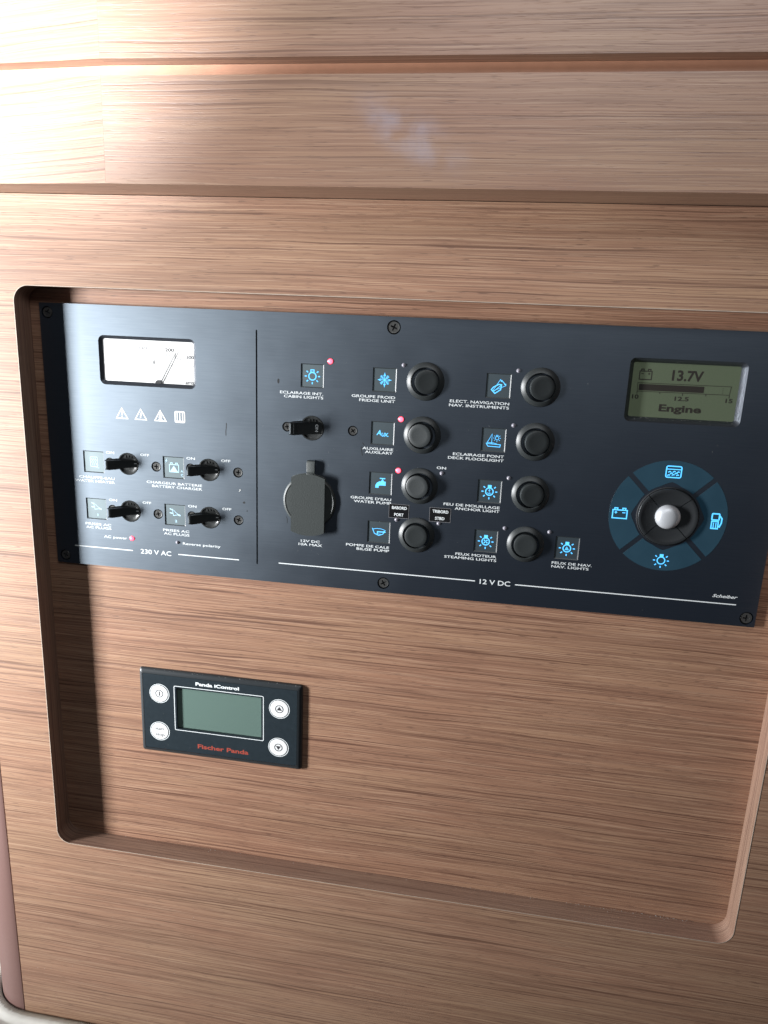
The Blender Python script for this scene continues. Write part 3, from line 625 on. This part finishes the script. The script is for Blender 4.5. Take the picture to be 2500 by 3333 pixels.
li = (LC[0]+2.9, LC[1]+2.8, LC[2]-2.9, LC[3]-2.9); D2 = 3.8
lc = well('voltage_display', LC, li, 3.6, D2, BEZ)
box('screen', li[0]-1, li[1]-1, li[2]+1, li[3]+1, -D2-1.4, -D2-.2, LCD, lc)
zo = -D2-.15
g = battery(416.6, 29.9, 7.4, 5.2, .62, True, True)
g += [([(412.4, 34.7), (469.3, 34.4), (468.8, 39.7), (412.6, 40.1)], .35, True), ('fill', [(413.3, 35.4), (453.2, 35.2), (453.1, 39.2), (413.3, 39.4)])]
for u, l in ((412.6, 1.4), (426.6, .8), (440.6, 1.4), (454.7, .8), (468.8, 1.4)): g.append(([(u, 39.9), (u, 40.3+l)], .4, False))
for v in (35.6, 36.6, 37.6, 38.6): g.append(([(464.5, v), (464.5, v+.4)], .3, False))
strokes('screen_graphics', g, zo, LCDINK, lc)
text('13.7V', 432.8, 451.8, 29.1, 6.6, zo, LCDINK, lc, .03, 0, 'screen_lettering'); text('10', 409.8, 413.9, 43.6, 2.7, zo, LCDINK, lc, .03, 0, 'screen_lettering')
text('12.5', 436.1, 444.8, 43.6, 2.7, zo, LCDINK, lc, .03, 0, 'screen_lettering'); text('15', 467.0, 471.3, 43.3, 2.7, zo, LCDINK, lc, .03, 0, 'screen_lettering')
text('Engine', 427.2, 453.3, 49.9, 4.6, zo, LCDINK, lc, .035, 0, 'screen_lettering')
box('pane', LC[0]+1.2, LC[1]+1.2, LC[2]-1.2, LC[3]-1.2, -D2+1.6, -D2+1.8, GLASS, lc)

# --- four-way navigation pad
ju, jv = 440.9, 120.3
pad = lathe('navigation_pad', ju, jv, [(20.0, 0.02), (19.9, 0.9), (19.5, 1.1), (19.4, -1.2), (0, -1.2)], BLACKM, panel, 64)
for k in range(4):
    c_, s_ = math.cos(R(90*k)), math.sin(R(90*k))
    rot = lambda a, b: (ju+a*c_-b*s_, jv+a*s_+b*c_)
    gp = 1.7; Ro = 37.4; Ri = 21.2
    aO = math.degrees(math.asin(gp/Ro)); aI = math.degrees(math.asin(gp/Ri))
    outer = [(Ro*math.cos(R(a)), Ro*math.sin(R(a))) for a in [-135+aO+(90-2*aO)*i/24 for i in range(25)]]
    inner = []
    for i in range(17):
        a = -45-aI-(90-2*aI)*i/16; d = abs(a+90); r_ = Ri+max(0, (2.1-d*0.115)); inner.append((r_*math.cos(R(a)), r_*math.sin(R(a))))
    poly = [rot(a, b) for a, b in outer+inner]
    wn = prism('key_window', poly, 0.01, 0.12, PADW, panel, 0.05, 1)
    # quadrant key
    bm = bmesh.new(); n = 12; rows = []
    for r_, o in ((19.1, -1.0), (19.1, 1.9), (18.7, 2.5), (17.6, 2.7), (16.6, 2.3), (13.0, 1.3), (9.0, 0.9), (8.3, 0.8)):
        g_ = math.degrees(math.asin(.22/r_)); rows.append([bm.verts.new(W(*rot(r_*math.cos(R(a)), r_*math.sin(R(a))), o)) for a in [-135+g_+(90-2*g_)*i/n for i in range(n+1)]])
    for X, Y in zip(rows, rows[1:]):
        for i in range(n): bm.faces.new((X[i], X[i+1], Y[i+1], Y[i]))
    from_bm('key', bm, BLACKG, pad, True)
    if k == 0: S = [(rrect(441.0-4.7, 90.3-3.7, 441.0+4.7, 90.3+3.7, 1, 3), .75, True), ([(436.5, 88.6), (445.5, 88.6)], .6, False)]+[([(u, v+.35), (u+.9, v-.3), (u+1.7, v)], .7, False) for u, v in ((437.6, 90.4), (440.4, 90.2), (443.0, 90.4), (437.2, 92.6), (440, 92.3), (442.8, 92.4), (438.8, 91.4), (441.7, 91.3))]
    elif k == 1: S = [(rect(468.9, 121.2, 473.0, 126.0), .8, True), (rrect(468.7, 116.0, 473.2, 120.2, .5, 2), .9, True), ([(470.2, 122), (470.2, 125.6)], .6, False), ([(471.7, 122), (471.7, 125.6)], .6, False), ([(473.4, 117.2), (474.9, 119), (474.9, 122), (474, 124.6), (473.2, 124.2)], .9, False)]
    elif k == 2: S = lamp(440.7, 150.8, .96, True)
    else: S = battery(410.5, 121.1, 9.2, 5.6, .75, True)
    strokes('symbol', S, .15, CYAN, wn)
lathe('thumb_knob', ju, jv, [(8.1, -.8), (8.1, 1.6), (7.6, 3.2), (6.2, 4.6), (4.2, 5.4), (2, 5.8), (0, 5.9)], SILVER, pad, 40)

# ------------------------------------------------------------------ the generator remote
rem = empty('remote_display', 130, 307, 0)
tag(rem, 'small black generator remote with green screen and four round white keys below the switch panel', 'remote display')
fcw = (93.2, 287.6, 162.5, 322.8); HB = (62.4, 273.8, 194.9, 346.7); HF = (65.5, 277.8, 191.2, 343.2)
bm = bmesh.new(); rows = []
for t, o in ((0, BO), (0, BO+.9), (.12, BO+1.9), (.38, 0.15), (.75, .62), (1, 0.72)):
    rows.append([bm.verts.new(W(u, v, o)) for u, v in rrect(*[HB[i]+(HF[i]-HB[i])*t for i in range(4)], 2.2-1.4*t, 4)])
for X, Y in zip(rows, rows[1:]):
    for i in range(len(X)): j = (i+1) % len(X); bm.faces.new((X[i], X[j], Y[j], Y[i]))
hs = from_bm('housing', bm, REMOTE, rem, True)
FZ = 0.62
fp = plate('membrane', rrect(HF[0]+.25, HF[1]+.25, HF[2]-.25, HF[3]-.25, .7, 3), [rrect(*fcw, .6, 3)], FZ-1.9, FZ, REMFACE, rem)
box('screen', fcw[0]-1, fcw[1]-1, fcw[2]+1, fcw[3]+1, FZ-2.6, FZ-2.0, LCD2, rem)
FR = FZ+.05
strokes('window_frame', [(rrect(91.5, 286.1, 164.2, 324.3, 1, 4), .55, True)], FR, PRINT, rem)
box('pane', fcw[0]-.4, fcw[1]-.4, fcw[2]+.4, fcw[3]+.4, FZ+.01, FZ+.03, GLASS, rem)
text('Panda iControl', 109.4, 144.7, 282.1, 2.9, FR, PRINT, rem, .04); text('Fischer Panda', 109.9, 152.0, 336.6, 3.8, FR, RED, rem, .03)
for u, v, k in ((79.2, 294.1, 'p'), (78.4, 327.3, 's'), (177.0, 295.1, 'u'), (176.4, 328.4, 'd')):
    ky = lathe('key', u, v, [(7.2, FZ+.01), (7.15, FZ+.2), (7.0, FZ+.26), (6.6, FZ+.27), (0, FZ+.28)], KEYW, rem, 40)
    strokes('key_ring', [(circ(u, v, 8.0, 40), .5, True)], FR, PRINT, ky)
    if k == 's':
        text('start', u-3.8, u+3.6, v-2.4, 2.6, FZ+.36, INK, ky, 0, 0, 'symbol'); text('stop', u-3.4, u+3.8, v+2.8, 2.6, FZ+.36, INK, ky, 0, 0, 'symbol')
        strokes('symbol', [([(u-5, v), (u+5, v+.1)], .25, False)], FZ+.33, GREYINK, ky)
    else:
        S = [(circ(u, v, 3.0, 28), .6, True)]
        if k == 'p': S.append(([(u, v-1.9), (u, v+1.9)], .9, False))
        else:
            s = -1 if k == 'u' else 1; S.append(('fill', [(u-2.1, v-s*1.2), (u+2.1, v-s*1.2), (u, v+s*2.1)]))
        strokes('symbol', S, FZ+.33, INK, ky)

# ------------------------------------------------------------------ dust and lint
bm = bmesh.new()
def fleck(u, v, o, s):
    a = random.uniform(0, 6.28)
    vs = [bm.verts.new(W(u+s*math.cos(a+t)*random.uniform(.6, 1.2), v+s*math.sin(a+t)*random.uniform(.4, 1), o+random.uniform(0, .12))) for t in (0, 1.6, 3.1, 4.6)]
    bm.faces.new(vs[:3]); bm.faces.new((vs[0], vs[2], vs[3]))
for i in range(70): fleck(random.uniform(-50, 120), random.uniform(480, 625), FO+.05, random.choice((.12, .18, .25)))
for i in range(60): fleck(random.uniform(-20, 520), random.uniform(440, 600), FO+.05, random.choice((.1, .14)))
for i in range(60):
    u = 497-abs(random.gauss(0, 55)); fleck(u, 433.3-abs(random.gauss(0, .35)), BO+random.uniform(.1, 1.5), random.uniform(.12, .32))
for i in range(50): fleck(random.uniform(0, 515), 433.35, BO+random.uniform(.1, 4), random.uniform(.08, .22))
for i in range(160): fleck(random.uniform(68, 194), 274.2+random.uniform(0, 1.2), random.uniform(-1.2, -.3), random.uniform(.1, .28))
for i in range(110): fleck(random.uniform(160, 500), random.uniform(5, 188), .04, random.choice((.07, .1, .1, .16)))
for i in range(50): fleck(random.uniform(68, 190), random.uniform(279, 342), .7, random.choice((.08, .12)))
for i in range(40): fleck(random.uniform(409, 474), 56.2+random.uniform(0, 2.2), random.uniform(-2.9, -1.2), random.choice((.1, .16)))
du = from_bm('dust', bm, DUST, None); tag(du, 'pale dust flecks and lint lying on the woodwork', 'dust', kind='stuff')
